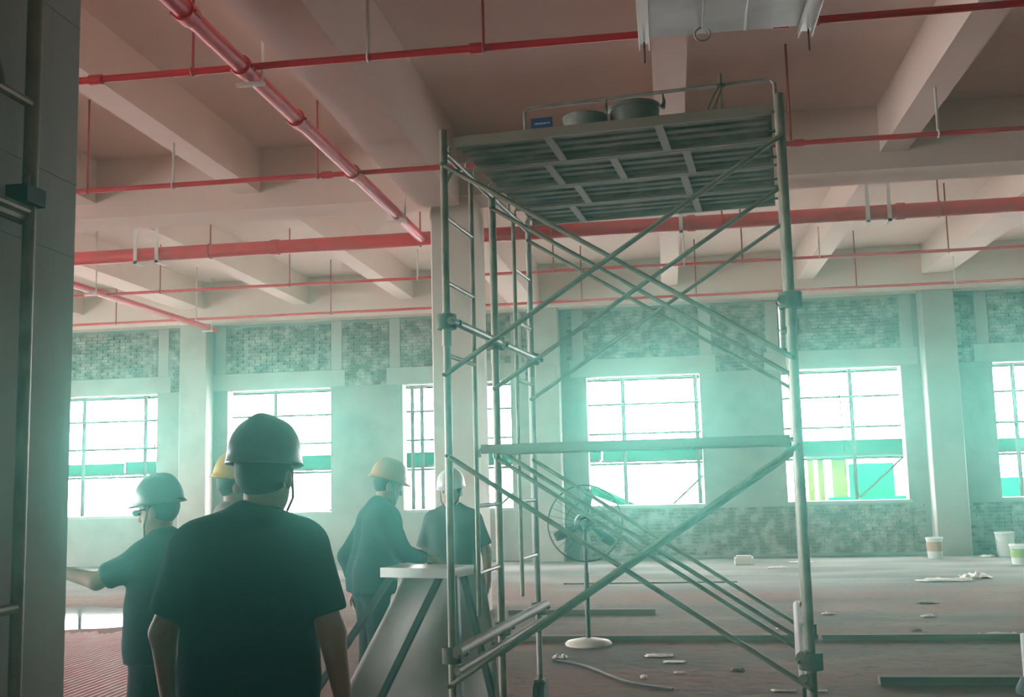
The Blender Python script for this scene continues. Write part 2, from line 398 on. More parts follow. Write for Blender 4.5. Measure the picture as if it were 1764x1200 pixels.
# mains running towards the windows
def main_y(x, y0, y1, r, label, cl, br, z=PZ):
    t = thing('main_pipe', label, 'pipe', (x, y0, z), 'red sprinkler pipes under the ceiling')
    obj('pipe', MB().tube((x, y0, z), (x, y1, z), r, 20), 'red', t)
    for y in cl:
        c = obj('coupling', MB().tube((x, y - 0.06, z), (x, y + 0.06, z), r + 0.016, 20), 'red', t)
        for s in (-1, 1): obj('coupling_bolt', MB().tube((x + s*(r + 0.02), y - 0.05, z - 0.015), (x + s*(r + 0.02), y + 0.05, z - 0.015), 0.012, 8), 'redrod', c)
    for y in br:
        obj('pipe_saddle', MB().box(x - r - 0.05, x + r + 0.05, y - 0.02, y + 0.02, z - r - 0.03, z - r - 0.005), 'white', t)
        obj('saddle_rod', MB().tube((x + r + 0.03, y, z - r - 0.03), (x + r + 0.03, y, SLAB), 0.012, 8), 'white', t)
    return t
main_y(-3.02, 3.5, 13.12, 0.062, 'thick red main pipe running diagonally overhead to the middle column', (6.35, 7.31, 8.5, 10.15), (7.45, 11.9))
main_y(-8.85, 13.25, 20.1, 0.055, 'red main pipe slanting down beside the left far windows', (), (15.4, 19.7))

# overhead duct with channel rails
t = thing('air_duct', 'grey galvanised duct section hung above the scaffold platform', 'duct', (0.45, 5.5, 4.4))
obj('duct_body', MB().box(-0.03, 0.97, 4.4, 6.83, 4.42, 4.62), 'galv', t)
for x, s in ((-0.06, -1), (1.0, 1)):
    ch = MB(); x0, x1 = (x - 0.02, x + 0.05) if s < 0 else (x - 0.05, x + 0.04)
    ch.box(x0, x1, 4.3, 6.9, 4.408, 4.414); ch.box(x0, x0 + 0.006, 4.3, 6.9, 4.36, 4.414); ch.box(x1 - 0.006, x1, 4.3, 6.9, 4.36, 4.414)
    c = obj('channel_rail', ch, 'rail', t)
    obj('hanging_bolt', MB().tube((x + 0.015, 6.86, 4.26), (x + 0.015, 6.86, 4.405), 0.006, 8), 'clamp', c)
    obj('hanger_rod', MB().tube((x + 0.015, 6.2, 4.414), (x + 0.015, 6.2, SLAB), 0.006, 8), 'rail', t)
cb = [(0.33, 5.9 + 0.8*i/8, 4.405 - 0.004*math.sin(i)) for i in range(9)]
cb += [(0.33 - 0.05*math.sin(q) , 6.7, 4.36 + 0.045*math.cos(q)) for q in np.linspace(0, 5.6, 14)]
tag(obj('loose_cable', MB().path(cb, 0.006, 6), 'galv'), 'grey looped cable dangling under the overhead duct', 'cable')
tag(obj('loose_cable', MB().path([(0.62, 5.6, 4.41), (0.60, 6.1, 4.405), (0.60, 6.5, 4.408), (0.61, 6.81, 4.415)], 0.010, 6), 'galv'), 'straight grey cable along the underside of the overhead duct', 'cable')

# ================================================================== SCAFFOLD TOWER
ANG = math.radians(6.0)
E1 = np.array([math.cos(ANG), -math.sin(ANG), 0]); E2 = np.array([math.sin(ANG), math.cos(ANG), 0]); E3 = np.array([0, 0, 1.0])
P0 = np.array([-1.156, 5.603, 0.0])
def SP(a, b, z): return P0 + E1*a + E2*b + E3*z
LEN = 1.8; W3 = (0.0, 1.0, 2.0)
tower = thing('scaffold_tower', 'tall steel tube scaffold tower with crossed braces and wheels', 'scaffold', tuple(SP(0.9, 1.0, 0)))
R = 0.021
for k, b in enumerate(W3):
    for a in (0.0, LEN):
        rr = 0.024 if (k == 1 and a == 0) or (k == 0 and a > 0) else R
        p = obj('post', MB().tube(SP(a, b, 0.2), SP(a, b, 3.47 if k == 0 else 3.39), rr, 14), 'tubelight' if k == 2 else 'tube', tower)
        for z in (2.36,):
            obj('coupling_sleeve', MB().tube(SP(a, b, z - 0.09), SP(a, b, z + 0.09), rr + 0.005, 14), 'tube', p)
        # clamp at the mid joint and at the base bar
        for z in (2.40, 0.65):
            c = obj('clamp', MB().tube(SP(a, b, z - 0.04), SP(a, b, z + 0.04), rr + 0.034, 12), 'clamp', tower)
            q = SP(a, b, z) + E1*0.055*(1 if a == 0 else -1)
            obj('clamp_bolt', MB().tube(q - E2*0.06, q + E2*0.075, 0.009, 8).tube(q + E2*0.05, q + E2*0.075, 0.018, 6), 'clamp', c)
        # caster
        c = obj('caster', MB().tube(SP(a, b, 0.12), SP(a, b, 0.62), 0.017, 10).obox(SP(a, b, 0.16), E1, E2, E3, 0.035, 0.045, 0.008).obox(SP(a, b, 0.11), E1, E2, E3, 0.004, 0.03, 0.055), 'clamp', tower)
        obj('wheel', MB().tube(SP(a + 0.006, b, 0.075), SP(a + 0.040, b, 0.075), 0.074, 20).tube(SP(a - 0.006, b, 0.075), SP(a - 0.040, b, 0.075), 0.074, 20), 'rubber', c)
for b in W3:      # crossed braces in each of the three planes
    o = (0.026 if b == 0 else 0.0)
    for (z0, z1, s) in ((3.27, 2.11, -1), (2.11, 3.24, 1), (1.68, 0.52, -1), (0.5, 1.68, 1)):
        dy = E2 * (-0.028 - 0.012 * s)
        p = obj('diagonal_brace', MB().tube(SP(0, b, z0) + dy, SP(LEN, b, z1) + dy, 0.0135, 10), 'tube', tower)
        for a, z in ((0, z0), (LEN, z1)):
            q = SP(a, b, z) + dy
            obj('brace_pin', MB().tube(q - E2*0.022, q + E2*0.03, 0.011, 8), 'clamp', p)
obj('diagonal_brace', MB().tube(SP(0, 1.0, 1.74) - E2*0.02, SP(LEN, 1.0, 0.58) - E2*0.02, 0.0135, 10), 'tube', tower)
for a in (0.0, LEN):      # end frames: bars along the short side, inner ladder tubes and rungs
    s = 1 if a == 0 else -1
    for z, rr, m in ((3.345, 0.019, 'tube'), (2.40, 0.022, 'tube'), (0.67, 0.031, 'strap'), (0.575, 0.020, 'strap')):
        q = E1 * (0.04 * s if z < 3 else 0)
        obj('end_bar', MB().tube(SP(a, -0.05 if z < 3 else 0, z) + q, SP(a, 2.06 if z < 3 else 2.0, z) + q, rr, 12), m, tower)
    for b, b2 in ((0.52, 1.0), (1.55, 2.0)):
        top = 3.36
        it = obj('inner_tube', MB().tube(SP(a, b, 0.78), SP(a, b, top), 0.014, 10), 'tube', tower)
        for z in (2.98, 2.62, 2.22):
            obj('rung', MB().tube(SP(a, 0.0 if b < 1 else 2.0, z), SP(a, b, z), 0.013, 8), 'tube', tower)
        for z in (1.40, 1.02):
            obj('rung', MB().tube(SP(a, b, z), SP(a, b2, z), 0.013, 8), 'tube', tower)
    # curved corner under the top bar
    obj('corner_bend', MB().path([SP(a, 0.0, 3.12), SP(a, 0.05, 3.2), SP(a, 0.16, 3.28), SP(a, 0.36, 3.345)], 0.012, 8), 'tube', tower)
# guard rail on the far side
gp = [SP(0.0, 2.0, 3.39), SP(0.0, 2.0, 4.24), SP(0.03, 2.0, 4.27), SP(LEN - 0.03, 2.0, 4.29), SP(LEN, 2.0, 4.25), SP(LEN, 2.0, 3.39)]
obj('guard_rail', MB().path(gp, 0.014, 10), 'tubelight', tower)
gq = obj('guard_post', MB().tube(SP(1.43, 1.98, 3.45), SP(1.43, 1.98, 4.36), 0.013, 8), 'tube', tower)
obj('wire_tie', MB().ring(SP(1.43, 1.98, 4.27), E3, 0.025, 0.012, 14, 6).path([SP(1.43 + 0.02*math.sin(q)-0.05+0.05*math.cos(q), 1.95, 4.15 + 0.11*math.cos(q)) for q in np.linspace(0, 6.0, 14)], 0.006, 6), 'clamp', gq)

# deck planks
def plank(b0, z, a0, a1, label, straps=(0.6, 1.2)):
    t = thing('scaffold_plank', label, 'plank', tuple(SP((a0+a1)/2, b0 + 0.245, z)), 'steel deck planks on the scaffold')
    wd = 0.485
    for bb in (b0 + 0.012, b0 + wd - 0.012):
        obj('side_channel', MB().obox(SP((a0+a1)/2, bb, z + 0.025), E1, E2, E3, (a1-a0)/2, 0.012, 0.026), 'strap', t)
    obj('top_skin', MB().obox(SP((a0+a1)/2, b0 + wd/2, z + 0.046), E1, E2, E3, (a1-a0)/2, wd/2 - 0.024, 0.003), 'deck', t)
    n = 4
    for i in range(n):
        bb = b0 + 0.024 + (wd - 0.048) * (i + 0.5) / n
        obj('rib', MB().obox(SP((a0+a1)/2, bb, z + 0.028), E1, E2, E3, (a1-a0)/2 - 0.02, 0.030, 0.015), 'deck', t)
    for a in straps:
        obj('cross_strap', MB().obox(SP(a, b0 + wd/2, z + 0.006), E1, E2, E3, 0.022, wd/2 - 0.025, 0.006), 'strap', t)
    for a, s in ((a0, 1), (a1, -1)):
        for bb in (b0 + 0.08, b0 + wd - 0.08):
            obj('end_hook', MB().path([SP(a + s*0.03, bb, z + 0.03), SP(a - s*0.02, bb, z + 0.032), SP(a - s*0.035, bb, z + 0.015), SP(a - s*0.03, bb, z - 0.02)], 0.009, 6), 'tubelight', t)
for i in range(4):
    plank(0.005 + 0.499*i, 3.375, 0.04, LEN - 0.04, 'steel deck plank on the scaffold top, ' + ['nearest the viewer', 'second from the near edge', 'third from the near edge', 'under the guard rail'][i], ((0.58, 1.18), (0.47, 0.86, 1.28), (0.55, 1.22), (0.42, 1.24))[i])
plank(0.5, 1.70, 0.035, LEN - 0.035, 'single steel plank seen edge-on at mid height of the scaffold')

# things on the deck
def basin(c, r, h, m, label, ears):
    t = thing('mortar_basin', label, 'basin', c, 'rubber basins on the scaffold deck')
    pr = [(0.0, 0.0), (r*0.80, 0.0), (r*0.86, 0.02), (r*0.97, h - 0.03), (r*1.03, h - 0.02), (r*1.03, h), (r*0.95, h), (r*0.84, 0.03), (0.0, 0.025)]
    obj('bowl', MB().lathe(c, pr, 32), m, t)
    if ears:
        for q in (0.15, math.pi - 0.3):
            e = (c[0] + (r + 0.015)*math.cos(q), c[1] + (r + 0.015)*math.sin(q), c[2] + h - 0.01)
            obj('handle_lug', MB().path([e, (e[0] + 0.012*math.cos(q), e[1], e[2] + 0.04), (e[0] + 0.005*math.cos(q), e[1], e[2] + 0.09)], [0.016, 0.010, 0.004], 8), 'clamp', t)
DZ = 3.426
basin(tuple(SP(0.70, 0.55, DZ)), 0.128, 0.22, 'basin2', 'pale cement-crusted basin on the deck beside the blue board', False)
basin(tuple(SP(0.985, 0.60, DZ)), 0.150, 0.27, 'basin', 'dark rubber basin with handles, right one on the deck', True)
t = thing('sign_board', 'small dark blue board with pale lettering at the deck end', 'sign', tuple(SP(0.45, 0.50, DZ)))
q = SP(0.45, 0.50, DZ + 0.115)
b = obj('board', MB().obox(q, E1, E2, E3, 0.065, 0.005, 0.115), 'blue', t)
for zz, xs in ((0.155, ((-0.03, 0.012), (-0.006, 0.010), (0.018, 0.012), (0.042, 0.008))), (0.115, ((-0.035, 0.014), (-0.01, 0.012), (0.02, 0.016)))):
    for xx, hw in xs:
        obj('lettering', MB().obox(SP(0.45 + xx, 0.494, DZ + zz + 0.04), E1, E2, E3, hw, 0.0015, 0.005), 'letter', b)

# second scaffold frame against the near column
t = thing('ladder_scaffold', 'dark ladder scaffold standing beside the near column', 'scaffold', (-1.975, 2.6, 0))
px, py = -1.975, 3.06
for z0, z1, rr in ((0.02, 2.46, 0.020), (2.46, 4.3, 0.024)):
    obj('post', MB().tube((px, py, z0), (px, py, z1), rr, 14), 'tube', t)
c = obj('clamp', MB().box(px - 0.035, px + 0.04, py - 0.075, py + 0.025, 2.445, 2.50), 'rubber', t)
obj('clamp_bolt', MB().tube((px + 0.02, py - 0.05, 2.49), (px + 0.02, py - 0.05, 2.535), 0.010, 8), 'clamp', c)
for z in (2.78, 2.43, 1.2, 0.5):
    obj('rung', MB().tube((px, py, z), (px, py - 1.0, z), 0.016, 10), 'tube', t)
obj('rung', MB().tube((px - 0.02, py, 2.41), (px - 0.02, py - 1.0, 2.41), 0.022, 10), 'tube', t)
obj('outer_post', MB().tube((px, py - 1.0, 0.02), (px, py - 1.0, 4.3), 0.022, 12), 'tube', t)
obj('diagonal_brace', MB().tube((px + 0.02, py - 0.19, 2.78), (px + 0.02, py - 0.52, 3.5), 0.012, 8), 'tube', t)
for yy in (py, py - 1.0): obj('foot_plate', MB().box(px - 0.06, px + 0.06, yy - 0.06, yy + 0.06, 0, 0.02), 'clamp', t)

# ================================================================== PEOPLE (signed distance bodies)
def smin(a, b, k):
    h = np.clip(0.5 + 0.5*(b - a)/k, 0, 1); return b*(1-h) + a*h - k*h*(1-h)
def nets(D, o, h):
    s = D < 0
    cnt = np.zeros(tuple(n-1 for n in D.shape), np.int8); P = np.zeros(cnt.shape + (3,)); nx = np.zeros(cnt.shape)
    sh = D.shape
    def cor(i, j, k): return D[i:sh[0]-1+i, j:sh[1]-1+j, k:sh[2]-1+k]
    for ax in range(3):
        for u in (0, 1):
            for v in (0, 1):
                c0 = [0, 0, 0]; oth = [q for q in range(3) if q != ax]; c0[oth[0]] = u; c0[oth[1]] = v
                c1 = list(c0); c1[ax] = 1
                a, b = cor(*c0), cor(*c1); m = (a < 0) != (b < 0)
                with np.errstate(divide='ignore', invalid='ignore'):
                    tt = np.where(m, a/(a - b), 0)
                for q in range(3):
                    P[..., q] += np.where(m, (tt if q == ax else c0[q]), 0)
                nx += m
    idx = -np.ones(cnt.shape, np.int64); act = nx > 0; n = int(act.sum()); idx[act] = np.arange(n)
    ii = np.argwhere(act); V = (P[act]/nx[act][:, None] + ii) * h + o
    F = []
    for ax in range(3):
        a = [slice(1, -1)]*3; b = [slice(1, -1)]*3
        a[ax] = slice(0, sh[ax]-1); b[ax] = slice(1, sh[ax])
        s0, s1 = s[tuple(a)], s[tuple(b)]
        e = np.argwhere(s0 != s1); fl = s0[s0 != s1]
        full = e.copy(); oth = [q for q in range(3) if q != ax]
        full[:, oth[0]] += 1; full[:, oth[1]] += 1
        def g(du, dv):
            t = full.copy(); t[:, oth[0]] -= du; t[:, oth[1]] -= dv; return idx[t[:, 0], t[:, 1], t[:, 2]]
        Q = np.stack([g(1, 1), g(0, 1), g(0, 0), g(1, 0)], 1)
        flip = fl if ax != 1 else ~fl
        Q[~flip] = Q[~flip][:, ::-1]; F.append(Q)
    return V, np.concatenate(F)
def sdf_mesh(prims, h, k=0.035):
    lo = np.min([np.minimum(p['a'] - p['r0'], p['b'] - p['r1']) for p in prims], 0) - 0.05
    hi = np.max([np.maximum(p['a'] + p['r0'], p['b'] + p['r1']) for p in prims], 0) + 0.05
    n = np.ceil((hi - lo)/h).astype(int) + 1
    D = np.full(tuple(n), 0.5)
    for p in prims:
        kk = p.get('k', k); mg = kk + 0.03; R_ = max(p['r0'], p['r1'])
        i0 = np.maximum(np.floor((np.minimum(p['a'], p['b']) - R_ - mg - lo)/h).astype(int), 0)
        i1 = np.minimum(np.ceil((np.maximum(p['a'], p['b']) + R_ + mg - lo)/h).astype(int) + 1, n)
        g = np.meshgrid(*[lo[q] + h*np.arange(i0[q], i1[q]) for q in range(3)], indexing='ij'); g = np.stack(g, -1)
        if p.get('ell') is not None:
            c, Rm, rad = p['c'], p['rot'], p['ell']
            l = (g - c) @ Rm; q0 = np.linalg.norm(l/rad, axis=-1); q1 = np.linalg.norm(l/(rad*rad), axis=-1) + 1e-9
            d = q0*(q0 - 1)/q1
        else:
            ab = p['b'] - p['a']; L2 = ab @ ab + 1e-12
            tt = np.clip(((g - p['a']) @ ab)/L2, 0, 1)
            d = np.linalg.norm(g - p['a'] - tt[..., None]*ab, axis=-1) - (p['r0'] + tt*(p['r1'] - p['r0']))
        for (q, nrm) in p.get('cut', ()):
            d = np.maximum(d, (g - q) @ nrm)
        sl = tuple(slice(i0[q], i1[q]) for q in range(3))
        D[sl] = smin(D[sl], d, kk)
    return nets(D, lo, h)
A3 = lambda *p: np.array(p, float)
def cone(a, b, r0, r1, **k): return dict(a=np.array(a, float), b=np.array(b, float), r0=r0, r1=r1, **k)
def ell(c, rad, rot=np.eye(3), **k):
    c = np.array(c, float); rad = np.array(rad, float); R_ = float(rad.max())
    return dict(a=c, b=c, r0=R_, r1=R_, c=c, ell=rad, rot=rot, **k)
def rx(t): c, s = math.cos(t), math.sin(t); return np.array([[1,0,0],[0,c,-s],[0,s,c]])
def rz(t): c, s = math.cos(t), math.sin(t); return np.array([[c,-s,0],[s,c,0],[0,0,1.0]])
def unit(v): v = np.array(v, float); return v/np.linalg.norm(v)

def hand_prims(wr, d, n, side):
    d = unit(d); n = unit(np.array(n) - d*(np.array(n) @ d)); s = np.cross(d, n) * side
    P = [cone(wr, wr + d*0.045, 0.026, 0.030, k=0.015), cone(wr + d*0.045 - s*0.020, wr + d*0.085 - s*0.026, 0.016, 0.013, k=0.012), cone(wr + d*0.045 + s*0.020, wr + d*0.085 + s*0.026, 0.016, 0.013, k=0.012), cone(wr + d*0.04, wr + d*0.088, 0.018, 0.014, k=0.012)]
    for i, (off, ln) in enumerate(((-0.030, 0.062), (-0.010, 0.074), (0.011, 0.070), (0.031, 0.054))):
        b0 = wr + d*0.085 + s*off
        d1 = unit(d*math.cos(0.35) + n*math.sin(0.35)); d2 = unit(d*math.cos(1.05) + n*math.sin(1.05))
        b1 = b0 + d1*ln*0.55; b2 = b1 + d2*ln*0.5
        P += [cone(b0, b1, 0.0098, 0.0092, k=0.004), cone(b1, b2, 0.0092, 0.0078, k=0.004)]
    t0 = wr + d*0.03 - s*0.026; t1 = t0 + d*0.035 - s*0.028 + n*0.012; t2 = t1 + d*0.030 - s*0.004 + n*0.012
    P += [cone(t0, t1, 0.014, 0.0115, k=0.008), cone(t1, t2, 0.0112, 0.009, k=0.005)]
    return P

def person(label, pos, yaw, scale, arms, top='navy', sleeve='short', hat=None, head_yaw=0.0, head_pitch=0.0, lean=0.0, girth=1.0, stride=0.0, glasses=False, group='site workers', hs=1.0, hx=0.0):
    """local frame: x to the person's right, y forward, z up; arms = {side: (elbow, wrist, hand_dir, palm_normal)}"""
    Rl = rx(-lean); piv = A3(0, 0, 0.93)
    def up(p): return Rl @ (np.array(p, float) - piv) + piv
    g = girth
    sh = {s: up((s*0.182*g, -0.005, 1.345)) for s in (-1, 1)}
    neck0, neck1 = up((hx*0.4, -0.015, 1.40)), up((hx, 0.012, 1.50))
    hc = up((hx, 0.02, 1.575)); Rh = Rl @ rz(head_yaw) @ rx(head_pitch)
    def hd(p): return hc + Rh @ (hs*np.array(p, float))
    hips = {s: A3(s*0.09, 0, 0.90) for s in (-1, 1)}
    knee = {s: A3(s*0.11, 0.03 + s*stride*0.5, 0.49) for s in (-1, 1)}
    ank = {s: A3(s*0.12, -0.02 + s*stride, 0.085) for s in (-1, 1)}
    def torso(o):
        t = [cone(up((s*0.03, -0.01, 1.425)), up((s*0.15*g, -0.005, 1.375)), 0.046+o, 0.050+o, k=0.05) for s in (-1, 1)]
        t += [cone(sh[-1]*0.86 + sh[1]*0.14, sh[1]*0.86 + sh[-1]*0.14, 0.068+o, 0.068+o, k=0.06), cone(neck0, neck0 + (neck0-piv)*0.02, 0.075+o, 0.07+o, k=0.07)]
        for s in (-1, 1):
            t += [cone(up((s*0.085*g, 0.0, 1.30)), up((s*0.075*g, 0.01, 1.10)), 0.110*g+o, 0.104*g+o, k=0.06),
                  cone(up((s*0.075*g, 0.01, 1.10)), (s*0.085*g, 0.005, 0.94), 0.104*g+o, 0.112*g+o, k=0.06)]
        return t
    body = torso(-0.012)
    body += [cone(neck0, neck1, 0.060*hs, 0.055*hs, k=0.03)]
    body += [ell(hd((0, 0, 0.025)), hs*A3(0.077, 0.094, 0.098), Rh, k=0.03), ell(hd((0, 0.028, -0.045)), hs*A3(0.058, 0.064, 0.075), Rh, k=0.03),
             cone(hd((0, 0.088, 0.012)), hd((0, 0.112, -0.030)), 0.009, 0.014, k=0.012), cone(hd((-0.035, 0.083, 0.030)), hd((0.035, 0.083, 0.030)), 0.011, 0.011, k=0.014),
             cone(hd((-0.02, 0.090, -0.062)), hd((0.02, 0.090, -0.062)), 0.008, 0.008, k=0.010), ell(hd((0, 0.078, -0.100)), (0.022, 0.020, 0.020), Rh, k=0.02)]
    for s in (-1, 1):
        body += [ell(hd((s*0.080, -0.008, -0.008)), (0.012, 0.022, 0.034), Rh, k=0.006)]
        el, wr, hdir, pn = [np.array(q, float) for q in arms[s]]
        body += [cone(sh[s], el, 0.052*g, 0.040*g, k=0.03), cone(el, wr, 0.042*g, 0.027, k=0.02)] + hand_prims(wr, hdir, pn, s)
        body += [cone(hips[s], knee[s], 0.082, 0.055), cone(knee[s], ank[s], 0.052, 0.036), cone(ank[s], ank[s] + A3(s*0.01, 0.12, -0.045), 0.036, 0.03)]
    shirt = torso(0.012)
    hem = A3(0, 0, 0.85)
    for p in shirt: p['cut'] = [(hem, A3(0, 0, -1)), ]
    shirt += [cone((s*0.08*g, 0.0, 0.98), (s*0.085*g, 0.0, 0.80), 0.125*g, 0.128*g, k=0.05, cut=[(hem, A3(0, 0, -1))]) for s in (-1, 1)]
    for s in (-1, 1):
        el, wr = [np.array(q, float) for q in arms[s][:2]]
        d = unit(el - sh[s])
        if sleeve == 'short':
            q = sh[s] + (el - sh[s])*0.80
            shirt += [cone(sh[s], sh[s] + (el - sh[s])*0.98, 0.070*g, 0.064*g, k=0.045, cut=[(q, d)])]
        else:
            d2 = unit(wr - el); q = el + (wr - el)*0.92
            shirt += [cone(sh[s], el, 0.068*g, 0.056*g, k=0.04), cone(el, wr, 0.056*g, 0.042, k=0.03, cut=[(q, d2)])]
    trou = []
    for s in (-1, 1):
        trou += [cone((s*0.075*g, 0, 0.97), hips[s], 0.108*g, 0.112*g, k=0.05), cone(hips[s], knee[s], 0.100, 0.078, k=0.03), cone(knee[s], ank[s] + A3(0, 0, 0.0), 0.076, 0.066, k=0.03, cut=[(A3(0, 0, 0.055), A3(0, 0, -1))])]
    cuff = None
    root = thing('person', label, 'person', pos, group)
    Rw = rz(yaw) * scale; Pw = np.array(pos, float)
    def W(v): return np.array(v) @ Rw.T + Pw
    def put(name, prims, h, m, k=0.035):
        V, F = sdf_mesh(prims, h, k)
        return obj(name, None, m, root, vs=W(V), fs=F.tolist(), ang=180)
    bd = put('body', body, 0.0085, 'skin')
    put('shirt', shirt, 0.012, top)
    put('trousers', trou, 0.012, 'trouser')
    for s in (-1, 1):
        a = ank[s]; f = a + A3(s*0.012, 0.145, -0.04)
        bo = [cone(a + A3(0, 0, 0.06), a + A3(0, -0.01, -0.03), 0.050, 0.048, k=0.03), cone(a + A3(0, -0.02, -0.045), f, 0.040, 0.042, k=0.03)]
        for p in bo: p['cut'] = [(A3(0, 0, 0.003), A3(0, 0, -1))]
        V, F = sdf_mesh(bo, 0.010, 0.03); V[:, 2] = np.maximum(V[:, 2], 0.002)
        obj('boot', None, 'boot', root, vs=W(V), fs=F.tolist(), ang=180)
        obj('eye', MB().lathe(tuple(W(hd((s*0.032, 0.0905, 0.010)))), [(0.0, -0.008), (0.006, -0.006), (0.009, 0), (0.006, 0.006), (0.0, 0.008)], 10), 'eye', root)
    # hair shell: sides and nape below the helmet
    hair = [ell(hd((0, -0.012, 0.03)), hs*A3(0.083, 0.098, 0.100), Rh, k=0.01, cut=[(hd((0, 0.055, 0.0)), Rh @ unit((0, 0.9, -0.45))), (hd((0, 0, -0.075)), Rh @ A3(0, 0, -1.0))])]
    V, F = sdf_mesh(hair, 0.008, 0.01); obj('hair', None, 'hair', root, vs=W(V), fs=F.tolist(), ang=180)
    if glasses:
        gl = MB()
        for s in (-1, 1):
            gl.path([W(hd((s*0.008, 0.115, 0.016))), W(hd((s*0.06, 0.104, 0.016))), W(hd((s*0.082, 0.03, 0.016)))], 0.004, 6)
            gl.path([W(hd((s*0.012, 0.112, 0.006))), W(hd((s*0.056, 0.103, 0.006)))], 0.014, 8)
        obj('glasses', gl, 'glasses', root)
    if hat:
        n, m = 40, 14; vs = []; fs = []
        for i in range(m + 1):
            u = i/m
            for j in range(n):
                q = 2*math.pi*j/n; cxq, syq = math.cos(q), math.sin(q)
                if i <= 2:      # brim: wide at the front and neck
                    ext = (1.05, 1.03, 1.0)[i]; pk = max(0, syq)**3 * (0.045, 0.022, 0.0)[i] + max(0, -syq)**3 * (0.014, 0.007, 0)[i]
                    x_, y_ = cxq*0.104*(1 + (ext-1)*0.6), syq*(0.126*(1 + (ext-1)*0.6) + pk); z_ = (-0.012, -0.004, 0.004)[i] - 0.016*max(0, syq)**2*(ext-1)*5
                else:
                    t_ = (i-2)/(m-2); a_ = t_*math.pi/2
                    rr = math.cos(a_)**0.7; x_, y_ = cxq*0.104*rr, syq*0.126*rr; z_ = 0.004 + 0.125*math.sin(a_)
                    z_ += 0.012*math.exp(-(x_/0.022)**2) * min(1, t_*1.6)
                vs.append(W(hd((x_, y_ - 0.005, z_ + 0.050))))
        for i in range(m):
            for j in range(n): fs.append((i*n+j, i*n+(j+1)%n, (i+1)*n+(j+1)%n, (i+1)*n+j))
        ho = obj('helmet', None, hat, root, vs=vs, fs=fs, ang=60)
        sm = ho.modifiers.new('thickness', 'SOLIDIFY'); sm.thickness = 0.004; sm.offset = 1
        st = [W(hd(p)) for p in ((-0.088, 0.0, 0.03), (-0.072, 0.045, -0.06), (-0.03, 0.075, -0.118), (0.03, 0.075, -0.118), (0.072, 0.045, -0.06), (0.088, 0.0, 0.03))]
        obj('chin_strap', MB().path(st, 0.005, 6), 'rubber', ho)
    return root

dn = A3(0, 0, -1)
relaxed = {s: ((s*0.265, -0.03, 1.09), (s*0.275, 0.05, 0.86), (0, 0.15, -1), (-s, 0.2, 0)) for s in (-1, 1)}
wide = {s: ((s*0.285, -0.02, 1.08), (s*0.30, 0.06, 0.84), (0, 0.2, -1), (-s, 0.2, 0)) for s in (-1, 1)}
person('man in navy t-shirt and dark helmet seen from behind, closest to the viewer', (-1.375, 3.40, 0), 0.0, 1.0, wide, 'navy', 'short', 'hat_dark', head_yaw=-0.10, head_pitch=-0.05, girth=1.08, stride=0.10, hs=1.10, hx=0.045)
# pointing man: faces left, forward arm raised to the column
pa = {-1: ((-0.22, 0.22, 1.25), (-0.18, 0.48, 1.30), (0, 1, 0.1), (0, 0.1, -1)), 1: ((0.27, -0.02, 1.09), (0.26, 0.12, 0.88), (0, 0.4, -1), (-1, 0.2, 0))}
person('man with glasses reaching one arm out to the near column', (-2.33, 4.72, 0), math.radians(84), 0.915, pa, 'charcoal', 'short', 'hat_dark', head_pitch=-0.10, glasses=True)
person('man in yellow helmet mostly hidden behind the closest man', (-2.30, 5.45, 0), math.radians(-60), 0.98, relaxed, 'paleshirt', 'long', 'hat_yellow', head_pitch=-0.15)
la = {1: ((0.27, 0.14, 1.12), (0.10, 0.36, 1.06), (-0.5, 0.8, -0.1), (0, 0.1, -1)), -1: ((-0.25, -0.10, 1.08), (-0.24, -0.04, 0.84), (0, 0.1, -1), (1, 0.1, 0))}
person('man in orange helmet leaning on the trestle', (-2.0, 7.05, 0), math.radians(-58), 0.975, la, 'charcoal', 'long', 'hat_orange', head_pitch=-0.12, lean=0.16, girth=1.12)
ea = {1: ((0.25, 0.06, 1.08), (0.20, 0.27, 1.00), (-0.2, 1, -0.1), (0, 0, -1)), -1: ((-0.28, -0.02, 1.10), (-0.33, 0.10, 0.90), (-0.1, 0.5, -1), (1, 0.2, 0))}
person('man in white helmet standing behind the scaffold post', (-1.60, 7.85, 0), math.radians(168), 0.93, ea, 'greyshirt', 'short', 'hat_white', head_pitch=-0.12)

# ================================================================== TRESTLE AND SHEET
t = thing('work_trestle', 'folding work trestle with pale top beside the scaffold posts', 'trestle', (-1.45, 6.35, 0))
T0, T1 = A3(-1.68, 6.40, 1.02), A3(-1.22, 6.26, 1.02)
ax = unit(T1 - T0); ay = unit(np.cross(A3(0, 0, 1), ax)); az = A3(0, 0, 1)
obj('trestle_top', MB().obox((T0 + T1)/2, ax, ay, az, np.linalg.norm(T1-T0)/2, 0.14, 0.028), 'alu', t)
def leg(a, b, r=0.018): obj('leg', MB().obox((np.array(a)+np.array(b))/2, unit(np.array(b)-np.array(a)), unit(np.cross(unit(np.array(b)-np.array(a)), A3(0.3, 1, 0))), unit(np.cross(unit(np.array(b)-np.array(a)), unit(np.cross(unit(np.array(b)-np.array(a)), A3(0.3, 1, 0))))), np.linalg.norm(np.array(b)-np.array(a))/2, r, r*0.8), 'darksteel', t)
leg((-1.66, 6.30, 1.0), (-2.30, 6.02, 0.0)); leg((-1.34, 6.18, 1.0), (-1.80, 5.80, 0.0))
leg((-1.24, 6.36, 1.0), (-1.02, 6.40, 0.0)); leg((-1.25, 6.18, 1.0), (-1.16, 5.86, 0.0))
obj('stretcher', MB().tube((-2.14, 6.09, 0.25), (-1.69, 5.89, 0.25), 0.012, 8), 'darksteel', t)
